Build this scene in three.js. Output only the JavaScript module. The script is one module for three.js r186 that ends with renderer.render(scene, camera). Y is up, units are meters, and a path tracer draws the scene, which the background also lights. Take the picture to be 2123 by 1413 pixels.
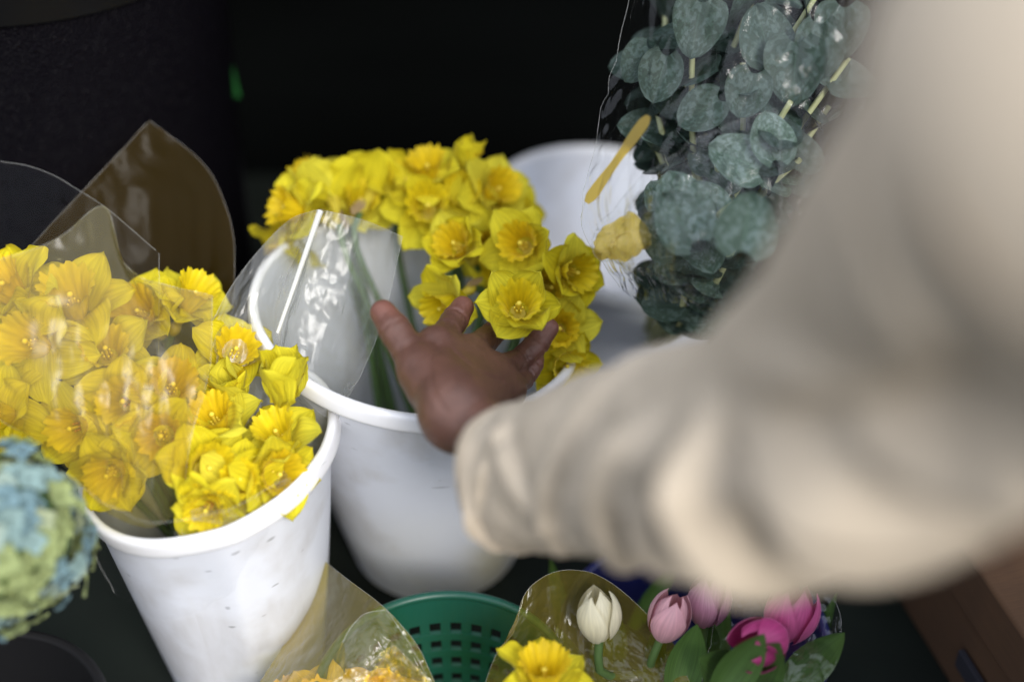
import * as THREE from 'three';
import { mergeGeometries } from 'three/addons/utils/BufferGeometryUtils.js';
import { RoundedBoxGeometry } from 'three/addons/geometries/RoundedBoxGeometry.js';

// ------------------------------------------------------------ camera, sky, sun, exposure
const scene = new THREE.Scene();
const camera = new THREE.PerspectiveCamera(26.6, 2123 / 1413, 0.02, 200);
const PITCH = THREE.MathUtils.degToRad(38);
camera.position.set(0, 1.0, 0);
camera.rotation.set(-PITCH, 0, 0);
camera.focus = 1.115;
camera.userData.fStop = 1.2;

const renderer = new THREE.WebGLRenderer();
renderer.toneMapping = THREE.LinearToneMapping;
renderer.toneMappingExposure = 1.9;
renderer.shadowMap.enabled = true;

{ // even overcast sky: brighter overhead, dimmer at the horizon
  const W = 64, H = 32, data = new Float32Array(W * H * 4);
  for (let j = 0; j < H; j++) for (let i = 0; i < W; i++) {
    const el = ((j + 0.5) / H - 0.5) * Math.PI, s = Math.max(0, Math.sin(el));
    const L = 1.0 * (1 + 1.7 * s) / 2.7, k = (j * W + i) * 4;
    data[k] = L * 0.91; data[k + 1] = L * 0.98; data[k + 2] = L * 1.13; data[k + 3] = 1;
  }
  const t = new THREE.DataTexture(data, W, H, THREE.RGBAFormat, THREE.FloatType);
  t.mapping = THREE.EquirectangularReflectionMapping; t.magFilter = THREE.LinearFilter; t.needsUpdate = true;
  scene.background = t; scene.environment = t;
}
const sun = new THREE.DirectionalLight(new THREE.Color(1, 0.96, 0.91), 2.2);
sun.position.set(1.0, 1.9, 1.2); sun.target.position.set(0, 0.2, -0.9);
sun.castShadow = true; sun.shadow.radius = 50;
Object.assign(sun.shadow.camera, { left: -2, right: 2, top: 2, bottom: -2, near: 0.1, far: 8 });
scene.add(sun, sun.target);

// ------------------------------------------------------------ helpers
const rad = THREE.MathUtils.degToRad, V = (x, y, z) => new THREE.Vector3(x, y, z);
let seed = 7;
const rnd = () => { seed = (seed + 0x6d2b79f5) | 0; let t = Math.imul(seed ^ (seed >>> 15), 1 | seed); t = (t + Math.imul(t ^ (t >>> 7), 61 | t)) ^ t; return ((t ^ (t >>> 14)) >>> 0) / 4294967296; };
const rr = (a, b) => a + (b - a) * rnd();
const FWD = V(0, -Math.sin(PITCH), -Math.cos(PITCH)), UPV = V(0, Math.cos(PITCH), -Math.sin(PITCH)), EYE = camera.position.clone();
const MPP = 2 * Math.tan(rad(13.3)) / 1413;
const ray = (x, y) => FWD.clone().add(V((x - 1061.5) * MPP, 0, 0)).addScaledVector(UPV, (706.5 - y) * MPP);
const at = (x, y, d) => EYE.clone().addScaledVector(ray(x, y), d);                       // a photo direction at a known depth
const atY = (x, y, h) => { const r = ray(x, y); return EYE.clone().addScaledVector(r, (h - EYE.y) / r.y); };   // ... at a known height
const facing = (rx, up, to) => V(rx, 0, 0).addScaledVector(UPV, up).addScaledVector(FWD, -to).normalize();

const taken = {};
const numbered = (n) => { const k = taken[n] = (taken[n] ?? -1) + 1; return k ? `${n}_${String(k).padStart(3, '0')}` : n; };
function tag(o, label, category, group) { o.userData.label = label; o.userData.category = category; if (group) o.userData.group = group; return o; }
function thing(name, label, category, pos, group) { const g = new THREE.Group(); g.name = numbered(name); if (pos) g.position.copy(pos); tag(g, label, category, group); scene.add(g); return g; }
function part(name, geo, mat, parent) { const m = new THREE.Mesh(geo, mat); m.name = name; m.castShadow = m.receiveShadow = true; parent.add(m); return m; }
function single(name, geo, mat, label, category, group) { const m = part(numbered(name), geo, mat, scene); return tag(m, label, category, group); }
function structure(name, geo, mat) { const m = part(name, geo, mat, scene); m.userData.kind = 'structure'; return m; }

// lattice noise, periodic in P
const hash = (x, y, z, s) => { let h = Math.imul(x, 374761393) ^ Math.imul(y, 668265263) ^ Math.imul(z, 2147483647 - 97) ^ Math.imul(s, 1274126177); h = Math.imul(h ^ (h >>> 13), 1274126177); return ((h ^ (h >>> 16)) >>> 0) / 4294967296; };
const sm = (t) => t * t * (3 - 2 * t), mod = (a, n) => ((a % n) + n) % n, clamp = THREE.MathUtils.clamp;
function vn(x, y, P, s) { const i = Math.floor(x), j = Math.floor(y), u = sm(x - i), v = sm(y - j), h = (a, b) => hash(mod(a, P), mod(b, P), 0, s); return (h(i, j) * (1 - u) + h(i + 1, j) * u) * (1 - v) + (h(i, j + 1) * (1 - u) + h(i + 1, j + 1) * u) * v; }
function vn3(x, y, z, s) { const i = Math.floor(x), j = Math.floor(y), k = Math.floor(z), u = sm(x - i), v = sm(y - j), w = sm(z - k), l = (a, b, t) => a + (b - a) * t, h = (a, b, c) => hash(a, b, c, s);
  return l(l(l(h(i, j, k), h(i + 1, j, k), u), l(h(i, j + 1, k), h(i + 1, j + 1, k), u), v), l(l(h(i, j, k + 1), h(i + 1, j, k + 1), u), l(h(i, j + 1, k + 1), h(i + 1, j + 1, k + 1), u), v), w); }
const fbm = (x, y, P, s, o = 4) => { let a = 0.5, t = 0, n = 0; for (let k = 0; k < o; k++, a *= 0.5, x *= 2, y *= 2, P *= 2) { t += a * vn(x, y, P, s + k); n += a; } return t / n; };
function texture(N, f, srgb) {
  const d = new Uint8Array(N * N * 4);
  for (let j = 0; j < N; j++) for (let i = 0; i < N; i++) { const c = f(i / N, j / N); for (let k = 0; k < 3; k++) d[(j * N + i) * 4 + k] = clamp(Math.round(255 * (Array.isArray(c) ? c[k] : c)), 0, 255); d[(j * N + i) * 4 + 3] = 255; }
  const t = new THREE.DataTexture(d, N, N); t.magFilter = THREE.LinearFilter; t.minFilter = THREE.LinearMipmapLinearFilter; t.wrapS = t.wrapT = THREE.RepeatWrapping; if (srgb) t.colorSpace = THREE.SRGBColorSpace; t.needsUpdate = true; return t;
}
const rep = (t, a, b) => { const c = t.clone(); c.repeat.set(a, b ?? a); c.needsUpdate = true; return c; };
const lin = (r, g, b) => new THREE.Color().setRGB(r, g, b);
const std = (c, o) => new THREE.MeshStandardMaterial({ color: c, roughness: 0.6, side: THREE.DoubleSide, ...o });
const phy = (c, o) => new THREE.MeshPhysicalMaterial({ color: c, roughness: 0.6, side: THREE.DoubleSide, ...o });

// a surface from f(u, v) on an n x m grid, uv scaled to about metres
function surface(n, m, f, us = 1, vs = 1, closed = false) {
  const p = [], uv = [], ix = [], c = V();
  for (let j = 0; j <= m; j++) for (let i = 0; i <= n; i++) { const q = f(i / n, j / m, c) ?? c; p.push(q.x, q.y, q.z); uv.push(i / n * us, j / m * vs); }
  for (let j = 0; j < m; j++) for (let i = 0; i < n; i++) { const a = j * (n + 1) + i, b = a + 1, d = a + n + 1, e = d + 1; ix.push(a, b, e, a, e, d); }
  const g = new THREE.BufferGeometry(); g.setAttribute('position', new THREE.Float32BufferAttribute(p, 3)); g.setAttribute('uv', new THREE.Float32BufferAttribute(uv, 2)); g.setIndex(ix); g.computeVertexNormals();
  if (closed) { const N = g.attributes.normal; for (let j = 0; j <= m; j++) { const a = j * (n + 1), b = a + n, x = N.getX(a) + N.getX(b), y = N.getY(a) + N.getY(b), z = N.getZ(a) + N.getZ(b), l = Math.hypot(x, y, z) || 1; N.setXYZ(a, x / l, y / l, z / l); N.setXYZ(b, x / l, y / l, z / l); } }
  return g;
}
function tube(points, r, seg = 16, sides = 8) {
  const c = new THREE.CatmullRomCurve3(points), R = Array.isArray(r) ? r : [r, r], F = c.computeFrenetFrames(seg, false);
  return surface(sides, seg, (u, v, o) => { const k = Math.round(v * seg), a = u * 2 * Math.PI, q = c.getPointAt(v), w = R[0] + (R[1] - R[0]) * v; return o.copy(q).addScaledVector(F.normals[k], Math.cos(a) * w).addScaledVector(F.binormals[k], Math.sin(a) * w); }, 1, 1, true);
}
// mesh of the zero set of a distance function by surface nets
function netted(f, lo, hi, h) {
  const n = [0, 1, 2].map((k) => Math.ceil((hi.getComponent(k) - lo.getComponent(k)) / h) + 1), [nx, ny, nz] = n;
  const F = new Float32Array(nx * ny * nz), id = (i, j, k) => (k * ny + j) * nx + i;
  for (let k = 0; k < nz; k += 1) for (let j = 0; j < ny; j++) for (let i = 0; i < nx; i++) F[id(i, j, k)] = f(lo.x + i * h, lo.y + j * h, lo.z + k * h);
  const cell = new Int32Array(nx * ny * nz).fill(-1), p = [], ix = [];
  for (let k = 0; k < nz - 1; k++) for (let j = 0; j < ny - 1; j++) for (let i = 0; i < nx - 1; i++) {
    let sx = 0, sy = 0, sz = 0, c = 0;
    const v = (a, b, d) => F[id(i + a, j + b, k + d)];
    for (const [a, b, d, e, g, q] of EDGES) { const s = v(a, b, d), t = v(e, g, q); if ((s < 0) !== (t < 0)) { const w = s / (s - t); sx += a + (e - a) * w; sy += b + (g - b) * w; sz += d + (q - d) * w; c++; } }
    if (c) { cell[id(i, j, k)] = p.length / 3; p.push(lo.x + (i + sx / c) * h, lo.y + (j + sy / c) * h, lo.z + (k + sz / c) * h); }
  }
  const quad = (a, b, c, d, flip) => { if (Math.min(a, b, c, d) < 0) return; flip ? ix.push(a, c, b, a, d, c) : ix.push(a, b, c, a, c, d); };
  for (let k = 1; k < nz - 1; k++) for (let j = 1; j < ny - 1; j++) for (let i = 1; i < nx - 1; i++) {
    const s = F[id(i, j, k)] < 0;
    if (s !== F[id(i + 1, j, k)] < 0) quad(cell[id(i, j - 1, k - 1)], cell[id(i, j, k - 1)], cell[id(i, j, k)], cell[id(i, j - 1, k)], !s);
    if (s !== F[id(i, j + 1, k)] < 0) quad(cell[id(i - 1, j, k - 1)], cell[id(i - 1, j, k)], cell[id(i, j, k)], cell[id(i, j, k - 1)], !s);
    if (s !== F[id(i, j, k + 1)] < 0) quad(cell[id(i - 1, j - 1, k)], cell[id(i, j - 1, k)], cell[id(i, j, k)], cell[id(i - 1, j, k)], !s);
  }
  const g = new THREE.BufferGeometry(); g.setAttribute('position', new THREE.Float32BufferAttribute(p, 3)); g.setIndex(ix); g.computeVertexNormals();
  const uv = []; for (let q = 0; q < p.length; q += 3) uv.push(p[q] + p[q + 2] * 0.7, p[q + 1] + p[q + 2] * 0.3); g.setAttribute('uv', new THREE.Float32BufferAttribute(uv, 2));
  return g;
}
const EDGES = []; for (let a = 0; a < 8; a++) for (const b of [1, 2, 4]) if (!(a & b)) { const c = a | b; EDGES.push([a & 1, a >> 1 & 1, a >> 2, c & 1, c >> 1 & 1, c >> 2]); }
function capsule(a, b, ra, rb) { // tapered capsule distance
  const dx = b.x - a.x, dy = b.y - a.y, dz = b.z - a.z, L = dx * dx + dy * dy + dz * dz || 1e-9;
  return (x, y, z) => { const px = x - a.x, py = y - a.y, pz = z - a.z, t = Math.min(1, Math.max(0, (px * dx + py * dy + pz * dz) / L)); return Math.hypot(px - dx * t, py - dy * t, pz - dz * t) - (ra + (rb - ra) * t); };
}
const smin = (a, b, k) => { const h = Math.max(k - Math.abs(a - b), 0) / k; return Math.min(a, b) - h * h * k * 0.25; };

// ------------------------------------------------------------ textures and materials
const scuffMap = texture(512, (u, v) => {
  let c = 0.985 - 0.03 * fbm(u * 6, v * 6, 6, 3); const sm_ = clamp((fbm(u * 5, v * 7, 5, 133, 6) - 0.56) * 6, 0, 1) * (0.4 + 0.6 * fbm(u * 60, v * 25, 25, 135, 3)); c -= 0.09 * sm_;
  const s = fbm(u * 30, v * 90, 30, 9, 2) * (0.75 + 0.25 * vn(u * 9, v * 9, 9, 41)); if (s > 0.745) c -= Math.min(0.22, (s - 0.745) * 2.6);
  return [c, c - 0.012 * sm_, c - 0.03 * sm_];
}, true);
const streakMap = texture(256, (u, v) => { const f = 0.86 + 0.14 * vn(u * 44, v * 3, 44, 5) - 0.05 * vn(u * 8, v * 8, 8, 6); return [f, f * 0.985, f * 0.9]; }, true);
const streakBump = texture(256, (u, v) => 0.5 + 0.5 * vn(u * 30, v * 3, 30, 15) );
const leafMap = texture(512, (u, v) => {
  const du = Math.abs(u - 0.5), vein = Math.min(1, Math.abs(mod((v - du * 1.1) * 8 + 0.35 * vn(u * 14, v * 14, 14, 21), 1) - 0.5) * 7);
  const powder = fbm(u * 14, v * 14, 14, 33, 5), patch = sm(clamp((powder - 0.42) * 5, 0, 1));
  let g = 0.72 + 0.25 * patch + 0.16 * (fbm(u * 90, v * 90, 90, 35, 2) - 0.5) - 0.11 * (1 - vein) + (du < 0.010 ? 0.14 : 0);
  return [g * (0.84 + 0.1 * patch), g * 0.97, g * (0.86 + 0.1 * patch)];
}, true);
const tulipLeafMap = texture(256, (u, v) => { const f = 0.75 + 0.25 * vn(u * 60, v * 2, 60, 8); return [f, f, f * 0.9]; }, true);
const leatherBump = texture(512, (u, v) => { // pebbled grain: cell distance
  const N = 46, x = u * N, y = v * N, i = Math.floor(x), j = Math.floor(y); let a = 9, b = 9;
  for (let dj = -1; dj < 2; dj++) for (let di = -1; di < 2; di++) { const ci = mod(i + di, N), cj = mod(j + dj, N), d = Math.hypot(i + di + hash(ci, cj, 1, 3) - x, (j + dj + hash(ci, cj, 2, 3) - y) * 1.5); if (d < a) { b = a; a = d; } else if (d < b) b = d; }
  return clamp((b - a) * 1.6, 0, 1);
});
const clothBump = texture(256, (u, v) => 0.5 + 0.2 * Math.sin(u * 2 * Math.PI * 32) * Math.sin(v * 2 * Math.PI * 32) + 0.3 * (fbm(u * 16, v * 16, 16, 4) - 0.5));
const clothMap = texture(256, (u, v) => { const f = 0.93 + 0.07 * fbm(u * 10, v * 10, 10, 77); return [f, f, f * 0.99]; }, true);
const filmBump = texture(512, (u, v) => { const a = Math.abs(fbm(u * 5, v * 4, 4, 51, 4) - 0.5), b = Math.abs(fbm(u * 9, v * 3, 3, 61, 3) - 0.5); return clamp(1 - 2.2 * a, 0, 1) * 0.6 + clamp(1 - 3 * b, 0, 1) * 0.4; });
const skinBump = texture(512, (u, v) => 0.55 * fbm(u * 60, v * 60, 60, 71, 3) + 0.45 * Math.abs(fbm(u * 18, v * 30, 6, 73, 3) - 0.5) * 2);
const floorMap = texture(512, (u, v) => { const f = 0.55 + 0.45 * fbm(u * 8, v * 8, 8, 90, 5); return [f * 0.92, f, f * 0.94]; }, true);
const boardMap = texture(256, (u, v) => { const f = 0.86 + 0.14 * vn(u * 6, v * 90, 6, 12) - 0.08 * fbm(u * 5, v * 5, 5, 19); return [f, f * 0.98, f * 0.95]; }, true);

const M = {
  white: phy(lin(0.76, 0.785, 0.85), { map: rep(scuffMap, 2.2), roughness: 0.42, clearcoat: 0.15, clearcoatRoughness: 0.3 }),
  rim: phy(lin(0.84, 0.84, 0.86), { roughness: 0.38 }),
  petal: [0, 1, 2].map((k) => phy(lin(0.87 - 0.02 * k, [0.79, 0.75, 0.765][k], [0.040, 0.022, 0.06][k]), { map: streakMap, bumpMap: streakBump, bumpScale: 0.0006, roughness: 0.78, transmission: 0.3, thickness: 0, specularIntensity: 0.35 })),
  corona: [0, 1].map((k) => phy(lin(0.90, [0.73, 0.68][k], 0.012), { map: streakMap, roughness: 0.62, transmission: 0.28, thickness: 0, specularIntensity: 0.5 })),
  pistil: std(lin(0.75, 0.60, 0.06)), heart: std(lin(0.48, 0.24, 0.02)),
  neck: std(lin(0.50, 0.40, 0.03)), stem: std(lin(0.07, 0.13, 0.035), { roughness: 0.55 }), papery: phy(lin(0.36, 0.24, 0.10), { transmission: 0.3, thickness: 0, roughness: 0.9 }),
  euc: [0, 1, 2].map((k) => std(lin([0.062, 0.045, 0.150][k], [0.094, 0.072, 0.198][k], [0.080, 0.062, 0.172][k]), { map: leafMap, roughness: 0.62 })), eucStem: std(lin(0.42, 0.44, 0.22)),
  hyd: [[0.26, 0.40, 0.47], [0.36, 0.48, 0.50], [0.18, 0.31, 0.42], [0.34, 0.42, 0.20], [0.39, 0.46, 0.34]].map((c) => phy(lin(...c), { map: streakMap, roughness: 0.8, transmission: 0.2, thickness: 0 })),
  tulipLeaf: phy(lin(0.10, 0.20, 0.055), { map: tulipLeafMap, roughness: 0.45, transmission: 0.15, thickness: 0 }),
  basket: phy(lin(0.006, 0.075, 0.05), { roughness: 0.38 }), blue: phy(lin(0.009, 0.011, 0.07), { roughness: 0.4 }), black: phy(lin(0.006, 0.006, 0.007), { roughness: 0.6, specularIntensity: 0.5 }),
  leather: phy(lin(0.0035, 0.003, 0.0045), { roughness: 0.42, specularIntensity: 0.10, bumpMap: rep(leatherBump, 7, 4.2), bumpScale: 0.0012 }), band: phy(lin(0.004, 0.004, 0.0045), { roughness: 0.35, specularIntensity: 0.4 }),
  skin: phy(lin(1, 1, 1), { vertexColors: true, roughness: 0.46, bumpMap: rep(skinBump, 9), bumpScale: 0.0006, sheen: 0.2, sheenRoughness: 0.6 }),
  coat: phy(lin(0.50, 0.42, 0.325), { map: rep(clothMap, 5), bumpMap: rep(clothBump, 12), bumpScale: 0.0006, roughness: 0.85, sheen: 0.1, sheenRoughness: 0.7 }),
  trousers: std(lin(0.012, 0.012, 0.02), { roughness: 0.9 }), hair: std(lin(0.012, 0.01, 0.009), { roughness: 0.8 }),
  card: std(lin(0.095, 0.048, 0.022), { map: rep(boardMap, 3), roughness: 0.9 }),
  filmClear: phy(lin(0.96, 0.97, 0.96), { transmission: 1, thickness: 0, roughness: 0.1, ior: 1.45, bumpMap: filmBump, bumpScale: 0.0022 }),
  filmHaze: phy(lin(0.93, 0.93, 0.89), { transmission: 0.95, thickness: 0, roughness: 0.28, ior: 1.5, bumpMap: filmBump, bumpScale: 0.004 }),
  filmBrown: phy(lin(0.64, 0.42, 0.10), { transmission: 0.975, thickness: 0, roughness: 0.27, ior: 1.4, specularIntensity: 0.12, bumpMap: filmBump, bumpScale: 0.001 }),
  filmFaint: phy(lin(0.97, 0.97, 0.97), { transmission: 1, thickness: 0, roughness: 0.08, ior: 1.4, specularIntensity: 0.18, bumpMap: filmBump, bumpScale: 0.003 }),
  filmAmber: phy(lin(0.84, 0.775, 0.40), { transmission: 0.965, thickness: 0, roughness: 0.29, ior: 1.33, bumpMap: filmBump, bumpScale: 0.002 }),
  filmCrisp: phy(lin(0.96, 0.97, 0.97), { transmission: 1, thickness: 0, roughness: 0.09, ior: 1.42, specularIntensity: 0.8, bumpMap: filmBump, bumpScale: 0.009 }),
  filmEdge: phy(lin(0.9, 0.9, 0.88), { transmission: 0.8, thickness: 0, roughness: 0.2, ior: 1.4 }),
  filmYellow: phy(lin(0.85, 0.64, 0.14), { transmission: 0.78, thickness: 0, roughness: 0.28, ior: 1.45 }),
  filmFold: phy(lin(0.9, 0.9, 0.86), { transmission: 0.55, thickness: 0, roughness: 0.25, ior: 1.5 }),
  filmGold: phy(lin(0.84, 0.68, 0.13), { transmission: 0.92, thickness: 0, roughness: 0.2, ior: 1.5, bumpMap: filmBump, bumpScale: 0.003 }),
  ribbon: phy(lin(0.74, 0.52, 0.07), { transmission: 0.7, thickness: 0, roughness: 0.4 }),
};

// ------------------------------------------------------------ setting: floor, dark back of the stall, unseen walls and slab added for shade
structure('ground', (() => { const g = new THREE.PlaneGeometry(120, 120); g.rotateX(-Math.PI / 2); const uv = g.attributes.uv; for (let i = 0; i < uv.count; i++) uv.setXY(i, uv.getX(i) * 120, uv.getY(i) * 120); return g; })(), phy(lin(0.013, 0.016, 0.014), { map: floorMap, roughness: 0.85, specularIntensity: 0.4 }));
{
  const dark = phy(lin(0.004, 0.004, 0.0045), { roughness: 0.95, specularIntensity: 0.05, map: floorMap });
  const wall = new THREE.BoxGeometry(6, 1.29, 0.1); wall.translate(0, 0.65, -1.68);
  tag(structure('back_wall', wall, dark), 'black wall at the back of the flower stall', 'wall');
  for (const s of [-1, 1]) { const w = new THREE.BoxGeometry(0.1, 1.29, 0.36); w.translate(s * 2.9, 0.65, -1.44); tag(structure(s < 0 ? 'unseen_shade_wall_left' : 'unseen_shade_wall_right', w, dark), s < 0 ? 'unseen dark wall added for shade beyond the black planter' : 'unseen dark wall added for shade beyond the eucalyptus', 'wall'); }  // walls out of view, added to darken the stall from the sides
  const shadeSlab = new THREE.BoxGeometry(5.7, 0.05, 0.52); shadeSlab.translate(0, 0.86, -1.365); tag(structure('unseen_shade_slab', shadeSlab, dark), 'dark shelf added unseen to shade the back of the flower stall', 'slab');  // unseen slab, added to keep skylight off the back
}

// ------------------------------------------------------------ black planter with a leather grain
{
  const c = V(-0.445, 0, -1.27), t = thing('black_planter', 'tall black planter with leather grain and a smooth band', 'planter', c);
  const prof = (r0, r1, y0, y1, wob) => surface(96, 24, (u, v, o) => { const a = u * 2 * Math.PI, r = r0 + (r1 - r0) * v; return o.set(Math.cos(a) * r, y0 + (y1 - y0) * v, Math.sin(a) * r); }, 1, 1, true);
  part('shell', prof(0.158, 0.185, 0.002, 0.70), M.leather, t);
  part('band', prof(0.1815, 0.1835, 0.475, 0.515), M.band, t);
  part('inner_liner', prof(0.150, 0.176, 0.004, 0.70), M.band, t);
  const lip = new THREE.TorusGeometry(0.181, 0.005, 10, 80); lip.rotateX(Math.PI / 2); lip.translate(0, 0.702, 0); part('rim', lip, M.band, t);
  const strap = new RoundedBoxGeometry(0.016, 0.26, 0.006, 2, 0.002); strap.translate(-0.02, 0.585, 0.188); part('strap', strap, M.band, t);
}

// ------------------------------------------------------------ buckets
function bucket(name, label, base, rb, rimC, rr_, tiltAxis, tilt, warp = () => 1, mats = [M.white, M.rim], group) {
  const t = thing(name, label, 'bucket', base.clone(), group), top = rimC.clone().sub(base), q1 = new THREE.Quaternion().setFromAxisAngle(tiltAxis, tilt), q0 = new THREE.Quaternion();
  const ring = (v, dr, dy, a, o) => { const q = q0.clone().slerp(q1, v * v), r = (rb + (rr_ - rb) * Math.pow(v, 0.92)) * (1 + (warp(a) - 1) * Math.min(1, 3 * (1.02 - v) + 0.25)) + dr; return o.set(Math.cos(a) * r, dy, Math.sin(a) * r).applyQuaternion(q).addScaledVector(top, v); };
  const H = top.y, circ = 2 * Math.PI * rr_;
  const out = surface(96, 40, (u, v, o) => ring(v, 0, 0.001, -u * 2 * Math.PI, o), circ, H, true);
  const inn = surface(96, 30, (u, v, o) => ring(0.02 + 0.98 * v, -0.0022, 0, u * 2 * Math.PI, o), circ, H, true);
  const bot = surface(48, 4, (u, v, o) => { ring(0.02, 0, 0, u * 2 * Math.PI, o); o.x *= v; o.z *= v; return o; }, 0.3, 0.3);
  part('body', mergeGeometries([out, inn, bot]), mats[0], t);
  // rolled rim: a band that stands proud of the wall
  const sec = [[-0.003, -0.002], [-0.003, 0.003], [0, 0.0055], [0.0045, 0.0055], [0.0075, 0.003], [0.008, -0.004], [0.0072, -0.0125], [0.0045, -0.0155], [0.0005, -0.0155]];
  const sc = new THREE.CatmullRomCurve3(sec.map(([a, b]) => V(a, b, 0)));
  part('rim', surface(96, 18, (u, v, o) => { const s = sc.getPoint(v); return ring(1, s.x * 0.72, s.y * 0.8, -u * 2 * Math.PI, o); }, circ, 0.04, true), mats[1], t);
  return t;
}
const B1 = atY(905, 1120, 0), R1 = atY(868, 645, 0.282);
bucket('white_bucket', 'white plastic bucket holding the daffodils that the hand reaches into', B1, 0.078, R1, 0.134, V(0, 0, 1), rad(-9), undefined, undefined, 'white flower buckets');
const R2 = at(432, 930, 1.12), B2 = V(R2.x + 0.004, 0, R2.z + 0.004);
bucket('white_bucket', 'white plastic bucket with cellophane wrapped daffodils beside the blue hydrangea', B2, 0.064, R2, 0.099, V(0, 0, 1), rad(13), (a) => { const d = Math.atan2(Math.sin(a + 5.03), Math.cos(a + 5.03)); return 1 + 0.03 * Math.exp(-d * d / 0.012) - 0.035 * Math.exp(-((d - 0.32) ** 2) / 0.05); }, undefined, 'white flower buckets');
const R3 = atY(1290, 455, 0.205), B3 = V(R3.x, 0, R3.z);
bucket('white_bucket', 'white plastic bucket holding the wrapped eucalyptus branches', B3, 0.085, R3, 0.132, V(0, 0, 1), rad(-9), undefined, undefined, 'white flower buckets');
const R5 = V(0.148, 0.095, -0.775);
bucket('blue_bucket', 'low blue plastic bucket under the tulips', V(0.148, 0, -0.775), 0.088, R5, 0.104, V(0, 0, 1), 0, undefined, [M.blue, M.blue]);
bucket('black_bucket', 'black plastic bucket under the blue hydrangea', V(-0.375, 0, -0.63), 0.07, V(-0.375, 0.16, -0.63), 0.085, V(0, 0, 1), 0, undefined, [M.black, M.black]);

// ------------------------------------------------------------ green basket with square holes
{
  const c = V(-0.05, 0, -0.695), t = thing('green_basket', 'round dark green plastic basket with square holes', 'basket', c);
  const N = 34, rows = 5, H = 0.118, rad_ = (y) => 0.078 + 0.018 * y / H, th = 0.003;
  const ringBox = (y0, y1, a0, a1, grow, seg) => { // closed curved box
    const pr = [[0, y0], [1, y0], [1, y1], [0, y1], [0, y0]];
    const s = surface(seg, 4, (u, v, o) => { const [io, y] = pr[Math.round(v * 4)], r = rad_(y) + (io ? th + grow : -grow), a = a0 + (a1 - a0) * u; return o.set(Math.cos(a) * r, y, Math.sin(a) * r); });
    return s.toNonIndexed();
  };
  const flat = (g) => { g.computeVertexNormals(); return g; };
  const pitch = 0.0175, top = 0.096;
  part('collar', flat(ringBox(top - 0.0025, H, 0, 2 * Math.PI, 0.0006, 96)), M.basket, t);
  for (let k = 1; k < rows; k++) part('band', flat(ringBox(top - k * pitch - 0.0035, top - k * pitch + 0.0035, 0, 2 * Math.PI, 0.0006, 96)), M.basket, t);
  part('base', flat(ringBox(0.002, top - rows * pitch + 0.0035, 0, 2 * Math.PI, 0.0006, 96)), M.basket, t);
  const g = flat(ringBox(0.004, top, 0, 2 * Math.PI / N * 0.46, 0, 3));
  for (let k = 0; k < N; k++) { const b = part('bar', g, M.basket, t); b.rotation.y = k * 2 * Math.PI / N; }
  const lip = new THREE.TorusGeometry(0.0985, 0.0038, 10, 96); lip.rotateX(Math.PI / 2); lip.translate(0, H + 0.001, 0); part('rim', lip, M.basket, t);
  const fl = new THREE.CylinderGeometry(0.077, 0.077, 0.003, 48); fl.translate(0, 0.006, 0); part('floor', fl, std(lin(0.05, 0.028, 0.022)), t);
}

// ------------------------------------------------------------ cardboard box
{
  const t = thing('cardboard_box', 'brown cardboard box on the floor beside the tulips', 'box', V(0.485, 0, -0.80)); t.rotation.y = rad(14);
  const b = new RoundedBoxGeometry(0.21, 0.088, 0.30, 2, 0.004); b.translate(0, 0.046, 0); part('tray', b, M.card, t);
  const l = new RoundedBoxGeometry(0.218, 0.055, 0.308, 2, 0.004); l.translate(0, 0.118, 0); part('lid', l, M.card, t);
  const f = new RoundedBoxGeometry(0.15, 0.004, 0.31, 2, 0.0015); f.translate(0.06, 0.1495, 0); part('flap', f, M.card, t);
  const s = new RoundedBoxGeometry(0.006, 0.02, 0.07, 2, 0.002); s.translate(-0.1105, 0.05, 0.02); part('handle_slot_shade', s, M.trousers, t);  // solid dark block standing in for the shade inside a handle hole
}

// ------------------------------------------------------------ daffodils
function petalGeo(len, wid, curl, cup, sd, point = 0.9) {
  const ph = sd * 2.3;
  return surface(10, 14, (u, v, o) => {
    const x = u * 2 - 1, w = wid * Math.pow(Math.sin(Math.PI * (0.14 + 0.86 * Math.pow(v, point))), 0.54) * (v > 0.985 ? 0.5 : 1);
    const wave = 0.06 * Math.sin(v * 7 + ph + x * 2) * Math.abs(x) + 0.03 * Math.sin(v * 13 + ph * 2) * x;
    return o.set(x * w, v * len * (1 - 0.05 * x * x), len * (curl * v * v + 0.06 * Math.sin(v * Math.PI) ) + w * (cup * x * x + 0.12 * Math.exp(-x * x * 18) * -1 * (1 - v)) + len * wave);
  }, 1, 1);
}
const PET = [0, 1, 2, 3].map((k) => petalGeo(0.0335, 0.0156 + 0.0008 * (k % 2), [0.10, 0.02, 0.18, -0.08][k], [0.30, 0.22, 0.4, 0.18][k], k));
const PETC = [0, 1].map((k) => petalGeo(0.038, 0.0150, 0.28, 0.55, k + 5));     // cupped, half open
function coronaGeo(L, r0, r1, flare, sd) {
  const n = 8 + sd % 4, p = sd * 1.7;
  return surface(96, 14, (u, v, o) => {
    const a = u * 2 * Math.PI, e = Math.pow(v, 5), f = Math.sin(n * a + p) + 0.6 * Math.sin((2 * n + 3) * a + 2 * p) + 0.5 * Math.sin((3 * n + 1) * a + p * 3);
    const r = r0 + (r1 - r0) * Math.pow(v, 0.8) + flare * e + 0.0009 * f * e + 0.0004 * Math.sin(12 * a + p) * v;
    return o.set(Math.cos(a) * r, Math.sin(a) * r, L * v + 0.0011 * e * (Math.sin((n + 4) * a + p) + 0.7 * f) - 0.001 * e);
  }, 1, 1, true);
}
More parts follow.
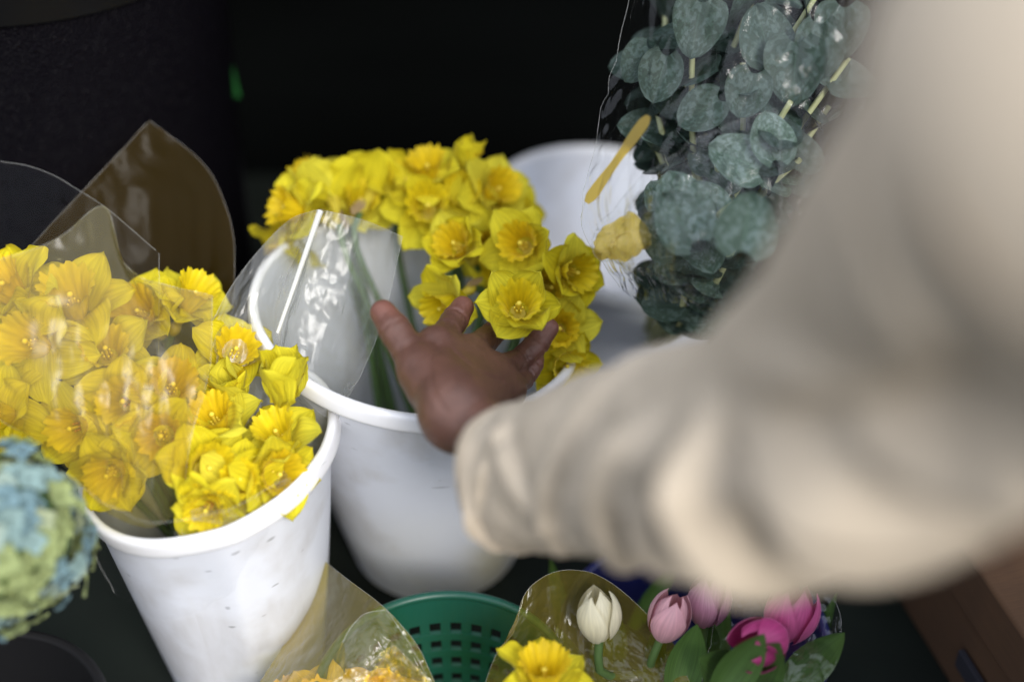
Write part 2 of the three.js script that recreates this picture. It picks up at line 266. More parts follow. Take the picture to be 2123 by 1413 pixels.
const COR = [0, 1, 2].map((k) => coronaGeo(0.0235 + 0.002 * k, 0.0056, 0.0126, 0.0030, k + 1));
const CORN = coronaGeo(0.024, 0.0055, 0.0125, 0.0016, 6);
const pistilGeo = (() => { const a = new THREE.CylinderGeometry(0.0009, 0.0011, 0.017, 6); a.rotateX(Math.PI / 2); a.translate(0, 0, 0.0085); const b = new THREE.SphereGeometry(0.0018, 8, 6); b.translate(0, 0, 0.0175); return mergeGeometries([a, b]); })();
const stamenGeo = mergeGeometries([0, 1, 2, 3, 4, 5].map((k) => { const g = new THREE.CapsuleGeometry(0.0008, 0.005, 3, 6); g.rotateX(Math.PI / 2); g.rotateY(0.12); g.translate(0.0026, 0, 0.0075); g.rotateZ(k * Math.PI / 3); return g; }));
const heartGeo = (() => { const g = new THREE.CircleGeometry(0.0056, 16); g.translate(0, 0, 0.0012); return g; })();
const neckGeo = (() => { const g = new THREE.CylinderGeometry(0.0052, 0.0030, 0.017, 12); g.rotateX(Math.PI / 2); g.translate(0, 0, -0.0085); const o = new THREE.SphereGeometry(0.0046, 10, 8); o.scale(1, 1, 1.5); o.translate(0, 0, -0.021); return mergeGeometries([g, o]); })();
function daffodil(p, dir, root, label, group, { size = 1, open = rr(0.05, 0.5), cup = false, spin = rnd() * 6, cor = Math.floor(rnd() * 3), tone = Math.floor(rnd() * 3), dark = false } = {}) {
  const t = thing('daffodil', label, 'flower', p, group);
  const q = new THREE.Quaternion().setFromUnitVectors(V(0, 0, 1), dir), head = new THREE.Matrix4().compose(V(0, 0, 0), q, V(size, size, size));
  const put = (m, extra) => { m.applyMatrix4(extra ? head.clone().multiply(extra) : head); return m; };
  for (let k = 0; k < 6; k++) {
    const inner = k % 2, a = spin + k * Math.PI / 3 + rr(-0.14, 0.14), lift = open + (inner ? 0.14 : -0.04) + rr(-0.17, 0.18);
    const e = new THREE.Matrix4().makeRotationZ(a).multiply(new THREE.Matrix4().makeTranslation(0, 0.0035, inner ? 0.0012 : 0)).multiply(new THREE.Matrix4().makeRotationX(lift)).multiply(new THREE.Matrix4().makeRotationY(rr(-0.2, 0.2))).multiply(new THREE.Matrix4().makeScale(rr(0.88, 1.1), rr(0.88, 1.08), rr(0.6, 1.5)));
    put(part('petal', (cup ? PETC : PET)[Math.floor(rnd() * (cup ? 2 : 4))], M.petal[(tone + (rnd() < 0.25 ? 1 : 0)) % 3], t), e);
  }
  const trumpet = put(part('trumpet', cor === 3 ? CORN : COR[cor], M.corona[rnd() < 0.5 ? 0 : 1], t), new THREE.Matrix4().makeRotationZ(rnd() * 6));
  part('pistil', pistilGeo, M.pistil, trumpet); part('stamen_cluster', stamenGeo, dark ? M.heart : M.pistil, trumpet); part('throat', heartGeo, M.neck, trumpet); put(part('neck', neckGeo, M.neck, t));
  const back = dir.clone().multiplyScalar(-0.024 * size), b2 = dir.clone().multiplyScalar(-0.040 * size).add(V(0, -0.012, 0)), r = root.clone().sub(p);
  const sheath = surface(6, 6, (u, v, o) => o.set((u * 2 - 1) * 0.005 * Math.sin(Math.PI * (0.1 + 0.9 * v)), 0.004 + 0.001 * u, -0.018 - 0.02 * v)); put(part('sheath', sheath, M.papery, t));
  part('stem', tube([back, b2, b2.clone().lerp(r, 0.35).add(V(0, 0.01, 0)), r], [0.0028, 0.0036], 18, 8), M.stem, t);
  return t;
}
const rootIn = (B, top, s = 0.03) => B.clone().lerp(top, 0.12).add(V(rr(-s, s), 0, rr(-s, s)));
const G1 = 'daffodils in the middle white bucket', Lb = 'yellow daffodil seen from behind at the back of the bucket by the hand';
const mid = (x, y, h, d, o, label) => daffodil(atY(x, y < 430 ? y + 22 : y, h), facing(...d), rootIn(B1, R1, 0.035), label, label === Lb ? 'daffodils turned away at the back of the middle bucket' : G1, o);
const MIDLABELS = ['yellow large trumpeted daffodil just behind the flower on the fingers', 'yellow daffodil turned towards the eucalyptus wrap', 'yellow daffodil with raised petals above the index finger', 'yellow big open daffodil facing out from the middle of the bunch by the hand', 'yellow daffodil with a deep throat deep between its neighbours', 'yellow daffodil leaning over the rim towards the eucalyptus bucket', 'yellow daffodil tilted up at the back of the bunch by the hand', 'yellow daffodil next to the ones turned away in the bunch by the hand', 'yellow daffodil facing sideways over the rim, next to the drooping one', 'yellow daffodil drooping behind the index fingertip', 'yellow daffodil squeezed behind the flower on the fingers, facing the eucalyptus', 'yellow daffodil between the top of the bunch and the eucalyptus bucket', 'yellow daffodil surrounded by others in the middle of the bunch', 'yellow daffodil hidden under the flower on the fingers', 'yellow daffodil above the clear film fold in the middle bucket', 'yellow daffodil low at the bucket rim under the deep throated one'];
// the one on the fingers
daffodil(at(1074, 648, 1.110), facing(0.04, 0.36, 0.93), rootIn(B1, R1, 0.02), 'open yellow daffodil resting on the fingers of the hand', 'flower', { size: 1.08, open: 0.34, spin: 0.5, cor: 1, tone: 0 }).userData.group = undefined;
[[1092, 512, 0.325, [-0.25, 0.1, 0.8], { size: 1.08, cor: 2 }], [1172, 562, 0.318, [0.5, -0.1, 0.75], { size: 1.0, cor: 1 }],
  [958, 520, 0.318, [-0.35, 0.3, 0.8], { size: 1.02, open: 0.5, cor: 1 }], [890, 440, 0.318, [0.0, 0.2, 0.95], { size: 1.18, open: 0.25, cor: 2 }], [1022, 505, 0.300, [-0.1, -0.2, 0.8], { size: 1.0, dark: true }],
  [1012, 385, 0.325, [0.45, 0.25, 0.7], { size: 1.08 }], [892, 355, 0.335, [-0.1, 0.6, 0.6], { size: 1.05 }], [835, 378, 0.325, [0.2, 0.5, 0.7], { size: 1.05 }],
  [630, 420, 0.325, [-0.75, 0.2, 0.5], { size: 1.1 }], [940, 622, 0.296, [-0.5, -0.35, 0.55], { size: 1.02 }], [1128, 600, 0.292, [0.3, 0.05, 0.8], { size: 1.0 }], [1050, 450, 0.300, [0.3, 0.2, 0.8], { size: 1.0 }],
  [960, 400, 0.318, [0.0, 0.35, 0.8], { size: 1.05 }], [1050, 560, 0.285, [-0.2, 0, 0.9], {}], [735, 415, 0.315, [0.3, 0.4, 0.6], {}], [1160, 748, 0.262, [0.3, -0.2, 0.8], { size: 1.0 }]].forEach((a, i) => mid(...a, MIDLABELS[i]));
mid(1157, 684, 0.282, [0.05, 0.05, 0.98], { size: 0.98, open: 0.35, cor: 0, dark: true }, 'yellow daffodil with a deep open throat at the bucket rim beside the fingers');
mid(968, 335, 0.345, [0.1, 0.9, 0.3], { size: 0.78, open: 0.9, cup: true }, 'half closed yellow daffodil rising above the rest of the bunch by the hand');
mid(612, 492, 0.296, [-0.5, -0.75, 0.35], { size: 1.06, cor: 3 }, 'drooping yellow daffodil hanging over the rim behind the clear film fold');
[[690, 392, 0.330, [-0.2, 0.55, -0.55], { size: 1.22 }], [775, 375, 0.330, [0.25, 0.5, -0.6], { size: 1.2 }], [660, 380, 0.322, [-0.6, 0.6, -0.1], { size: 1.12 }]].forEach((a) => mid(...a, Lb));

const G2 = 'daffodils in the wrapped bunch', L2 = 'yellow daffodil behind the amber film in the bucket beside the hydrangea', L2b = 'yellow daffodil at the open end of the film, at the bucket rim';
const lef = (x, y, d, dir, o, label = L2) => daffodil(at(x, y, d), facing(...dir), rootIn(B2, R2, 0.02), label, label === L2 ? G2 : undefined, o);
const RIMLABELS = ['yellow daffodil directly below the cupped one at the bucket rim', 'yellow daffodil tilted up beside the edge of the amber film', 'large wide trumpeted daffodil at the lower edge of the amber film', 'yellow daffodil leaning out over the rim above the folded film lip', 'half open yellow daffodil behind the cupped one', 'small yellow daffodil tucked between two larger ones above the folded film lip'];
lef(586, 838, 1.098, [0.05, 0.9, 0.35], { size: 1.16, open: 0.95, cup: true, cor: 3, tone: 0, spin: 0.5 }, 'bright half open yellow daffodil cupped upwards in front of the clear film');
[[588, 925, 1.088, [-0.2, 0.62, 0.65], { size: 1.05, open: 0.25, cor: 2 }], [455, 890, 1.098, [-0.15, 0.6, 0.7], { size: 1.1, open: 0.45, cor: 1 }], [418, 975, 1.075, [0.45, 0.15, 0.85], { size: 1.18, open: 0.4, cor: 2 }],
  [560, 985, 1.078, [0.45, 0.1, 0.75], { size: 1.12 }], [492, 835, 1.12, [-0.2, 0.7, 0.5], { size: 0.95, open: 0.8, cup: true }], [500, 1000, 1.07, [0.1, 0.2, 0.8], { size: 0.95, dark: true }]].forEach((a, i) => lef(...a, RIMLABELS[i]));
lef(440, 1035, 1.06, [-0.1, -0.35, 0.8], { size: 0.95, dark: true, open: 0.4 }, 'yellow daffodil with a deep throat drooping over the folded film at the rim');
lef(268, 832, 1.10, [0.02, 0.05, 0.98], { size: 1.18, open: 0.3, dark: true, cor: 2 }, 'yellow daffodil with a deep open throat facing out through the amber film');
[[175, 880, 1.10, [-0.3, -0.1, 0.9], { size: 1.1, dark: true }], [245, 965, 1.085, [-0.2, -0.3, 0.85], { size: 1.1 }], [352, 815, 1.11, [0.3, 0.35, 0.8], { size: 1.15, cor: 2 }], [385, 640, 1.165, [0.45, 0.6, 0.45], { size: 1.1, cor: 2 }],
  [305, 665, 1.16, [-0.15, 0.35, 0.8], { size: 1.18 }], [160, 650, 1.13, [0, 0.55, 0.75], { size: 1.4, cor: 2 }], [40, 622, 1.13, [-0.3, 0.5, 0.7], { size: 1.3 }], [90, 720, 1.11, [-0.3, 0.2, 0.85], { size: 1.3 }],
  [225, 745, 1.125, [0.1, 0.4, 0.8], { size: 1.2 }], [480, 745, 1.14, [0.3, 0.4, 0.7], { size: 1.1 }], [340, 900, 1.09, [0.1, 0, 0.9], { size: 1.1 }],
  [20, 860, 1.10, [-0.3, 0, 0.8], { size: 1.1 }]].forEach((a) => lef(...a));
// front bunch below the bucket and the one among the tulips
{
  const foot = V(-0.12, 0.01, -0.64);
  [[612, 1490, 1.12, [0, 0.8, 0.4]], [715, 1475, 1.16, [0.2, 0.7, 0.5]], [835, 1495, 1.16, [0.3, 0.7, 0.5]], [660, 1480, 1.10, [0, 0.6, 0.6]], [780, 1480, 1.10, [0, 0.6, 0.7]]].forEach(([x, y, d, f]) => daffodil(at(x, y, d), facing(...f), foot, 'yellow daffodil under the amber film in front of the green basket', 'daffodils of the front wrapped bunch', { size: 1.1 }));
  daffodil(at(1128, 1432, 1.05), facing(0, 0.82, 0.5), V(0.03, 0.01, -0.60), 'bright yellow daffodil below the white tulip', undefined, { size: 1.2, open: 0.3, cor: 2, tone: 0, spin: 0.2 });
}

// ------------------------------------------------------------ eucalyptus
const eucGeo = [0, 1, 2].map((k) => surface(12, 12, (u, v, o) => {
  const x = u * 2 - 1, w = [0.52, 0.5, 0.47][k] * Math.pow(Math.sin(Math.PI * (0.06 + 0.94 * Math.pow(v, [0.72, 0.62, 0.8][k]))), 0.55) * (v > 0.99 ? 0.35 : 1), notch = (1 - v) * (1 - v) * 0.16 * x * x;
  return o.set(x * w, v - notch, 0.16 * x * x * w + [0.10, -0.14, 0.05][k] * v * v + 0.03 * Math.sin(v * 6 + k * 2 + x * 2) - 0.04 * Math.exp(-x * x * 30));
}, 1, 1));
function branch(points, label) { const t = thing('eucalyptus_branch', label, 'branch', points[0], 'eucalyptus branches in the clear wrap'); const c = points.map((p) => p.clone().sub(points[0])); part('stem', tube(c, [0.0040, 0.0022], 24, 8), M.eucStem, t); t.userData.curve = undefined; return [t, new THREE.CatmullRomCurve3(c), points[0]]; }
function eucLeaf([t, , o], base, tip, nrm, size, mat) {
  const y = tip.clone().sub(base).normalize(), z = nrm.clone().addScaledVector(y, -nrm.dot(y)).normalize(), x = y.clone().cross(z);
  const m = part('leaf', eucGeo[Math.floor(rnd() * 3)], mat ?? M.euc[Math.floor(rnd() * 2)], t);
  m.applyMatrix4(new THREE.Matrix4().makeBasis(x, y, z).scale(V(size, size, size)).setPosition(base.clone().sub(o)));
}
{
  const foot = V(B3.x + 0.03, 0.03, B3.z), neckP = at(1440, 585, 1.18), LB = 'grey green round leaved eucalyptus branch in the clear wrap';
  const tips = [[1440, -40, 1.13], [1335, 90, 1.17], [1590, -70, 1.15], [1700, -20, 1.12], [1540, 130, 1.11], [1640, 210, 1.09], [1480, 300, 1.11], [1390, 400, 1.09], [1760, 120, 1.12], [1380, -60, 1.22], [1660, 330, 1.12], [1520, 420, 1.05], [1500, 60, 1.18], [1420, 170, 1.17], [1620, 100, 1.17], [1560, 260, 1.16], [1450, 360, 1.14], [1720, 220, 1.16], [1340, 260, 1.17], [1480, -30, 1.16]];
  for (const [x, y, d] of tips) {
    const tip = at(x, y, d), b = branch([foot, neckP.clone().add(V(rr(-0.02, 0.02), 0, rr(-0.02, 0.02))), neckP.clone().lerp(tip, 0.55).add(V(rr(-0.015, 0.015), 0.012, rr(-0.01, 0.01))), tip], LB);
    const long = neckP.distanceTo(tip), n = Math.max(2, Math.round(long / 0.030));
    for (let k = 0; k < n; k++) {
      const s = 0.64 + 0.355 * (k + 0.5) / n, p = b[1].getPointAt(Math.min(0.995, s)).add(foot), tg = b[1].getTangentAt(Math.min(0.995, s));
      const side = tg.clone().cross(facing(0, 0, 1)).normalize().applyAxisAngle(tg, k * Math.PI / 2 + rr(-0.5, 0.5));
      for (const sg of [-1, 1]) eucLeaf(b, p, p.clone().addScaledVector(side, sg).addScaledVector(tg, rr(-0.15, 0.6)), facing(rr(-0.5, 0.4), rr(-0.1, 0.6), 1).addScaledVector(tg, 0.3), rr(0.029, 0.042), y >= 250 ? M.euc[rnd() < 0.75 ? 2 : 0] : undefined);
    }
    // the leaves that the photograph shows large
    const big = { 0: [[1455, 5, 1440, 95, 1.10, 0.043]], 4: [[1600, 125, 1570, 25, 1.10, 0.045], [1562, 152, 1540, 215, 1.09, 0.035]], 5: [[1652, 88, 1645, 185, 1.085, 0.048]], 3: [[1700, 50, 1700, 130, 1.09, 0.042], [1750, 15, 1735, 110, 1.10, 0.042]], 1: [[1380, 115, 1360, 195, 1.12, 0.038], [1345, 100, 1305, 150, 1.13, 0.032]], 6: [[1490, 205, 1430, 245, 1.09, 0.036], [1575, 350, 1480, 310, 1.08, 0.042], [1610, 330, 1590, 250, 1.08, 0.038]], 7: [[1430, 470, 1390, 340, 1.06, 0.046], [1440, 500, 1370, 400, 1.04, 0.042], [1400, 520, 1310, 420, 1.08, 0.036]], 11: [[1540, 520, 1560, 380, 1.0, 0.042]] }[tips.findIndex((q) => q[0] === x && q[1] === y)];
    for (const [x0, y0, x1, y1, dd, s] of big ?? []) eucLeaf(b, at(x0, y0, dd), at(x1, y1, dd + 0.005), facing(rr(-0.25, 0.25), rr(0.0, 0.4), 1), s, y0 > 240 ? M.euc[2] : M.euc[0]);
  }
}

// ------------------------------------------------------------ hydrangea
{
  const c = at(-8, 1108, 0.98), t = thing('hydrangea', 'pale blue and yellow green hydrangea head beside the white bucket', 'flower', c);
  const pet = [0, 1].map((k) => { const ps = []; for (let i = 0; i < 4; i++) { const g = surface(6, 6, (u, v, o) => { const x = u * 2 - 1, w = 0.0050 * Math.sin(Math.PI * (0.08 + 0.90 * v)) ** 0.75; return o.set(x * w, 0.0008 + v * 0.0096, 0.0022 * (k ? 1 : -0.4) * v * v + 0.0012 * x * x + 0.0005 * Math.sin(v * 6 + x * 3)); }); g.rotateZ(i * Math.PI / 2 + 0.1 * k); ps.push(g); } return mergeGeometries(ps); });
  const N = 290;
  for (let i = 0; i < N; i++) {
    const y = 1 - 2 * (i + 0.5) / N, a = i * 2.39996, q = V(Math.cos(a) * Math.sqrt(1 - y * y), y, Math.sin(a) * Math.sqrt(1 - y * y));
    const r = 0.060 * (1 + 0.10 * (vn3(q.x * 2 + 5, q.y * 2 + 5, q.z * 2 + 5, 3) - 0.5) * 2) + rr(-0.010, 0.007), g = vn3(q.x * 2.2 + 9, q.y * 2.2 + 9, q.z * 2.2 + 9, 8) + rr(-0.15, 0.15);
    const m = part('floret', pet[i % 2], M.hyd[g > 0.60 ? 3 : g > 0.52 ? 4 : Math.floor(rnd() * 3)], t);
    m.position.copy(q).multiplyScalar(r); m.quaternion.setFromUnitVectors(V(0, 0, 1), q.clone().add(V(rr(-0.35, 0.35), rr(-0.35, 0.35), rr(-0.35, 0.35))).normalize()); m.rotateZ(rnd() * 6); m.scale.setScalar(rr(0.8, 1.15));
  }
  const core = new THREE.IcosahedronGeometry(0.05, 3); part('core', core, M.tulipLeaf, t);
  part('stem', tube([V(-0.02, -0.05, 0), V(-0.05, -0.15, -0.01), V(-0.40 - c.x, 0.02 - c.y, -0.63 - c.z)], 0.004, 12, 8), M.stem, t);
  for (const s of [-1, 1]) { const g = surface(8, 10, (u, v, o) => { const x = u * 2 - 1, w = 0.028 * Math.sin(Math.PI * (0.06 + 0.94 * v)); return o.set(-0.03 - v * 0.06, -0.07 - 0.055 * v * v + 0.1 * w * x * x, x * w + s * (0.02 + 0.03 * v)); }); part('leaf', g, M.tulipLeaf, t); }
}

// ------------------------------------------------------------ tulips
const tulipPet = [0, 1].map((k) => surface(10, 14, (u, v, o) => { // an upright petal wrapped on an egg
  const x = u * 2 - 1, half = 1.05 * Math.pow(Math.sin(Math.PI * (0.10 + 0.89 * v)), 0.55), R = 0.0165 * Math.pow(Math.sin(Math.PI * (0.10 + 0.84 * v)), 0.62) + (k ? 0.0006 : -0.0006);
  const a = x * half * (0.88 + 0.1 * k), r = R + 0.0006 * Math.exp(-x * x * 12) + 0.0012 * v * v * x * x; return o.set(Math.sin(a) * r, v * 0.046 * (1 - 0.04 * x * x), Math.cos(a) * r);
}));
function tulip(p, dir, color, label, group, { size = 1, gape = 0, spin = 0, root } = {}) {
  const t = thing('tulip', label, 'flower', p, group), mat = phy(color, { map: streakMap, roughness: 0.5, transmission: 0.25, thickness: 0 });
  const q = new THREE.Quaternion().setFromUnitVectors(V(0, 1, 0), dir), H = new THREE.Matrix4().compose(V(0, 0, 0), q, V(size, size, size));
  for (let k = 0; k < 6; k++) { const m = part('petal', tulipPet[k % 2], mat, t), in_ = k % 2 ? 1 : 0.9; m.applyMatrix4(H.clone().multiply(new THREE.Matrix4().makeRotationY(spin + k * Math.PI / 3)).multiply(new THREE.Matrix4().makeRotationX(gape + (k % 2 ? 0.02 : -0.02) + rr(-0.03, 0.05))).multiply(new THREE.Matrix4().makeScale(in_, 1 - 0.03 * (k % 3), in_))); }
  const st = new THREE.SphereGeometry(0.003, 8, 8); st.scale(1, 3, 1); st.translate(0, 0.012, 0); part('pistil', st, M.neck, t).applyMatrix4(H);
  const r = root.clone().sub(p); part('stem', tube([V(0, 0, 0), dir.clone().multiplyScalar(-0.03), r.clone().multiplyScalar(0.6), r], 0.0034, 14, 8), M.stem, t);
  return t;
}
{
  const root = () => V(0.148 + rr(-0.04, 0.04), 0.015, -0.775 + rr(-0.04, 0.04)), GP = undefined;
  const tl = [];
  tl[0] = tulip(at(1243, 1322, 1.095), facing(-0.05, 0.93, 0.35), lin(0.88, 0.85, 0.75), 'creamy white tulip inside the amber film', GP, { size: 0.93, spin: 0.4, root: root() });
  tl[1] = tulip(at(1372, 1318, 1.10), facing(0.25, 0.85, 0.45), lin(0.82, 0.46, 0.64), 'light pink closed tulip between the white and the magenta tulips', GP, { size: 0.9, spin: 0.9, root: root() });
  tl[2] = tulip(at(1462, 1292, 1.12), facing(0.12, 0.95, 0.3), lin(0.62, 0.30, 0.52), 'mauve pink tulip half hidden under the sleeve', GP, { size: 0.95, spin: 0.3, root: root() });
  tl[3] = tulip(at(1622, 1322, 1.10), facing(0.22, 0.9, 0.35), lin(0.76, 0.14, 0.46), 'magenta tulip standing upright under the sleeve', GP, { size: 1.05, spin: 0.2, gape: 0.10, root: root() });
  tl[4] = tulip(at(1612, 1318, 1.075), facing(-0.72, -0.12, 0.68), lin(0.68, 0.07, 0.36), 'dark magenta tulip nodding sideways with its pistil showing', GP, { size: 1.0, spin: 0.7, gape: 0.16, root: root() });
  const lg = (len, w, bend, tw) => surface(10, 18, (u, v, o) => { const x = u * 2 - 1, ww = w * Math.pow(Math.sin(Math.PI * (0.1 + 0.9 * v)), 0.8), a = tw * v; return o.set(x * ww * Math.cos(a), v * len, bend * v * v * len + 0.5 * ww * x * x + x * ww * Math.sin(a)); });
  const L = [lg(0.070, 0.015, 0.35, 0.5), lg(0.062, 0.020, 0.6, -0.4), lg(0.085, 0.008, 0.2, 0.9)];
  const spots = [[1250, 1400, 1270, 1250, 1.12, 0], [1330, 1390, 1300, 1240, 1.14, 1], [1440, 1390, 1430, 1290, 1.12, 1], [1500, 1370, 1490, 1180, 1.12, 2], [1560, 1420, 1440, 1340, 1.09, 1], [1620, 1420, 1700, 1330, 1.1, 0], [1530, 1440, 1600, 1340, 1.07, 1], [1400, 1440, 1420, 1310, 1.1, 0], [1180, 1330, 1130, 1150, 1.2, 2], [1300, 1300, 1380, 1160, 1.19, 2], [1230, 1290, 1260, 1150, 1.2, 2], [1480, 1440, 1520, 1360, 1.06, 0], [1660, 1400, 1720, 1260, 1.14, 2], [1220, 1430, 1180, 1290, 1.1, 0], [1120, 1430, 1090, 1290, 1.14, 1], [1340, 1440, 1350, 1330, 1.09, 2]];
  spots.forEach(([x0, y0, x1, y1, d, k]) => {
    const far = x0 >= 1400 && y1 >= 1305 ? 0.005 : 0.055, a = at(x0, y0 + 15, d + far), b = at(x1, y1 + 15, d + far - 0.005), y = b.clone().sub(a).normalize(), n = facing(rr(-0.5, 0.5), 0.2, 1), z = n.addScaledVector(y, -n.dot(y)).normalize();
    const own = tl.reduce((p, q) => (q.position.distanceTo(a) < p.position.distanceTo(a) ? q : p)), m = part('leaf', L[k], M.tulipLeaf, own); m.applyMatrix4(new THREE.Matrix4().makeBasis(y.clone().cross(z), y, z).setPosition(a.clone().sub(own.position)));
  });
}

// ------------------------------------------------------------ cellophane: sheets through control points, with creases
function film(rows, mat, label, { amp = 0.004, freq = 26, us = 1.2, vs = 1.2, sd = 1, fold = 0, n = 64 } = {}, group) {
  const P = rows.map((r) => new THREE.CatmullRomCurve3(r.map((q) => at(...q)), false, 'centripetal')), m = n;
  const g = surface(n, m, (u, v, o) => { const c = new THREE.CatmullRomCurve3(P.map((k) => k.getPoint(u)), false, 'centripetal'); o.copy(c.getPoint(v)); return o; }, us, vs);
  const p = g.attributes.position, N = g.attributes.normal;
  for (let i = 0; i < p.count; i++) {
    const x = p.getX(i), y = p.getY(i), z = p.getZ(i), u = g.attributes.uv.getX(i) / us, a = vn3(x * freq, y * freq * 0.5, z * freq, sd) - 0.5, b = Math.abs(vn3(x * freq * 2.2 + 7, y * freq * 0.7, z * freq * 2.2, sd + 9) - 0.5), h = amp * (a + 0.9 * (0.25 - b)) + fold * Math.sin(u * 18 + sd);
    p.setXYZ(i, x + N.getX(i) * h, y + N.getY(i) * h, z + N.getZ(i) * h);
  }
  g.computeVertexNormals();
  const w = single('cellophane_wrap', g, mat, label, 'wrap', group), row = (f) => { const q = []; for (let k = 0; k <= n; k += 3) { const i = f(Math.min(n, k)); q.push(V(p.getX(i), p.getY(i), p.getZ(i))); } return q; };
  part('edge', tube(row((k) => k), 0.00016, 40, 5), M.filmEdge, w); part('edge', tube(row((k) => k * (n + 1)), 0.00016, 40, 5), M.filmEdge, w); part('edge', tube(row((k) => k * (n + 1) + n), 0.00016, 40, 5), M.filmEdge, w);
  return w;
}
film([[[20, 560, 1.16], [100, 470, 1.19], [205, 360, 1.21], [310, 250, 1.22]], [[40, 650, 1.16], [170, 560, 1.20], [290, 460, 1.225], [425, 345, 1.215]], [[60, 760, 1.16], [200, 660, 1.20], [340, 580, 1.22], [482, 480, 1.20]], [[100, 860, 1.16], [230, 800, 1.19], [370, 720, 1.20], [488, 640, 1.18]]], M.filmBrown, 'amber cellophane corner standing up behind the wrapped daffodils', { sd: 3, amp: 0.006 });
film([[[-80, 560, 1.04], [110, 500, 1.045], [215, 425, 1.06], [272, 560, 1.06], [440, 610, 1.07]], [[-80, 720, 1.03], [100, 700, 1.03], [230, 680, 1.035], [330, 690, 1.04], [438, 740, 1.06]], [[-40, 850, 1.035], [110, 860, 1.03], [220, 870, 1.03], [320, 880, 1.035], [400, 900, 1.05]], [[40, 900, 1.05], [150, 990, 1.04], [230, 1070, 1.045], [310, 1095, 1.05], [375, 1060, 1.06]]], M.filmAmber, 'amber hazy cellophane around the front of the wrapped daffodils', { sd: 5, amp: 0.007 });
film([[[-90, 330, 1.17], [60, 345, 1.17], [190, 410, 1.165], [330, 525, 1.15]], [[-90, 480, 1.15], [60, 500, 1.15], [190, 560, 1.15], [330, 640, 1.14]], [[-90, 660, 1.14], [60, 680, 1.14], [190, 700, 1.14], [330, 740, 1.13]]], M.filmFaint, 'clear cellophane sheet in front of the black planter', { sd: 11, amp: 0.005 });
film([[[425, 690, 1.14], [505, 560, 1.15], [595, 462, 1.15], [660, 434, 1.125], [672, 436, 1.145], [750, 455, 1.15], [834, 490, 1.13]], [[415, 770, 1.125], [490, 670, 1.135], [555, 620, 1.14], [618, 580, 1.12], [632, 590, 1.14], [715, 620, 1.145], [796, 645, 1.125]], [[430, 850, 1.12], [510, 800, 1.13], [560, 760, 1.13], [580, 720, 1.12], [600, 730, 1.135], [680, 770, 1.14], [748, 775, 1.12]], [[470, 930, 1.11], [530, 945, 1.115], [590, 950, 1.12], [610, 960, 1.12], [630, 960, 1.12], [670, 930, 1.12], [702, 870, 1.11]]], M.filmHaze, 'clear cellophane sleeve with a bright folded crease between two white buckets', { sd: 17, amp: 0.004, n: 90 }).add((() => { const m = new THREE.Mesh(tube([[664, 436, 1.124], [640, 505, 1.121], [612, 585, 1.119], [575, 690, 1.118]].map((q) => at(...q)), [0.0026, 0.0016], 24, 8), M.filmFold); m.name = 'fold'; return m; })());
film([[[170, 1010, 1.035], [300, 1080, 1.02], [450, 1060, 1.025], [600, 990, 1.05]], [[190, 1120, 1.04], [300, 1180, 1.03], [450, 1170, 1.04], [610, 1080, 1.08]], [[240, 1230, 1.07], [320, 1280, 1.06], [420, 1270, 1.07], [560, 1160, 1.11]]], M.filmFaint, 'clear cellophane skirt hanging over the front of the white bucket', { sd: 53, amp: 0.008, freq: 36 });
film([[[395, 1058, 1.045], [470, 1030, 1.06], [560, 985, 1.075], [640, 930, 1.085]], [[400, 1080, 1.035], [480, 1075, 1.045], [570, 1035, 1.06], [660, 965, 1.075]], [[400, 1072, 1.035], [480, 1088, 1.04], [590, 1042, 1.055], [676, 955, 1.075]]], M.filmHaze, 'folded lip of cellophane lying over the white bucket rim', { sd: 19, amp: 0.003 });
film([[[625, 1125, 1.24], [720, 1200, 1.13], [800, 1263, 1.09], [862, 1335, 1.085], [908, 1430, 1.08]], [[610, 1220, 1.24], [690, 1280, 1.11], [750, 1330, 1.075], [800, 1380, 1.07], [840, 1450, 1.07]], [[590, 1320, 1.18], [640, 1360, 1.09], [690, 1400, 1.06], [730, 1440, 1.06], [760, 1480, 1.06]], [[535, 1420, 1.08], [580, 1440, 1.06], [630, 1470, 1.05], [670, 1490, 1.05], [700, 1520, 1.05]]], M.filmGold, 'yellow cellophane cone in front of the green basket', { sd: 23, amp: 0.003 });
film([[[690, 1420, 1.07], [705, 1345, 1.08], [750, 1275, 1.085], [800, 1262, 1.087]], [[720, 1430, 1.055], [745, 1360, 1.06], [790, 1310, 1.065], [850, 1330, 1.075]], [[770, 1450, 1.055], [800, 1400, 1.06], [840, 1380, 1.065], [900, 1430, 1.075]]], M.filmClear, 'clear inner curl of cellophane on the yellow cone', { sd: 29, amp: 0.004 });
film([[[815, 1335, 1.06], [860, 1380, 1.06], [915, 1440, 1.06]], [[780, 1385, 1.05], [820, 1425, 1.05], [860, 1480, 1.05]], [[745, 1435, 1.05], [780, 1480, 1.05], [820, 1520, 1.05]]], M.filmGold, 'pointed corner of yellow cellophane beside the green basket', { sd: 31, amp: 0.002 });
film([[[1060, 1300, 1.10], [1100, 1215, 1.11], [1160, 1185, 1.11], [1235, 1192, 1.10], [1310, 1240, 1.10], [1400, 1335, 1.09]], [[1030, 1360, 1.08], [1100, 1300, 1.11], [1170, 1280, 1.125], [1240, 1290, 1.13], [1330, 1330, 1.12], [1420, 1390, 1.10]], [[1005, 1430, 1.08], [1090, 1390, 1.10], [1170, 1380, 1.115], [1250, 1390, 1.115], [1340, 1410, 1.11], [1440, 1440, 1.09]], [[990, 1500, 1.08], [1090, 1490, 1.09], [1180, 1490, 1.10], [1260, 1500, 1.10], [1350, 1510, 1.10], [1450, 1510, 1.08]]], M.filmGold, 'yellow tinted cellophane hood over the white tulip', { sd: 37, amp: 0.005 });
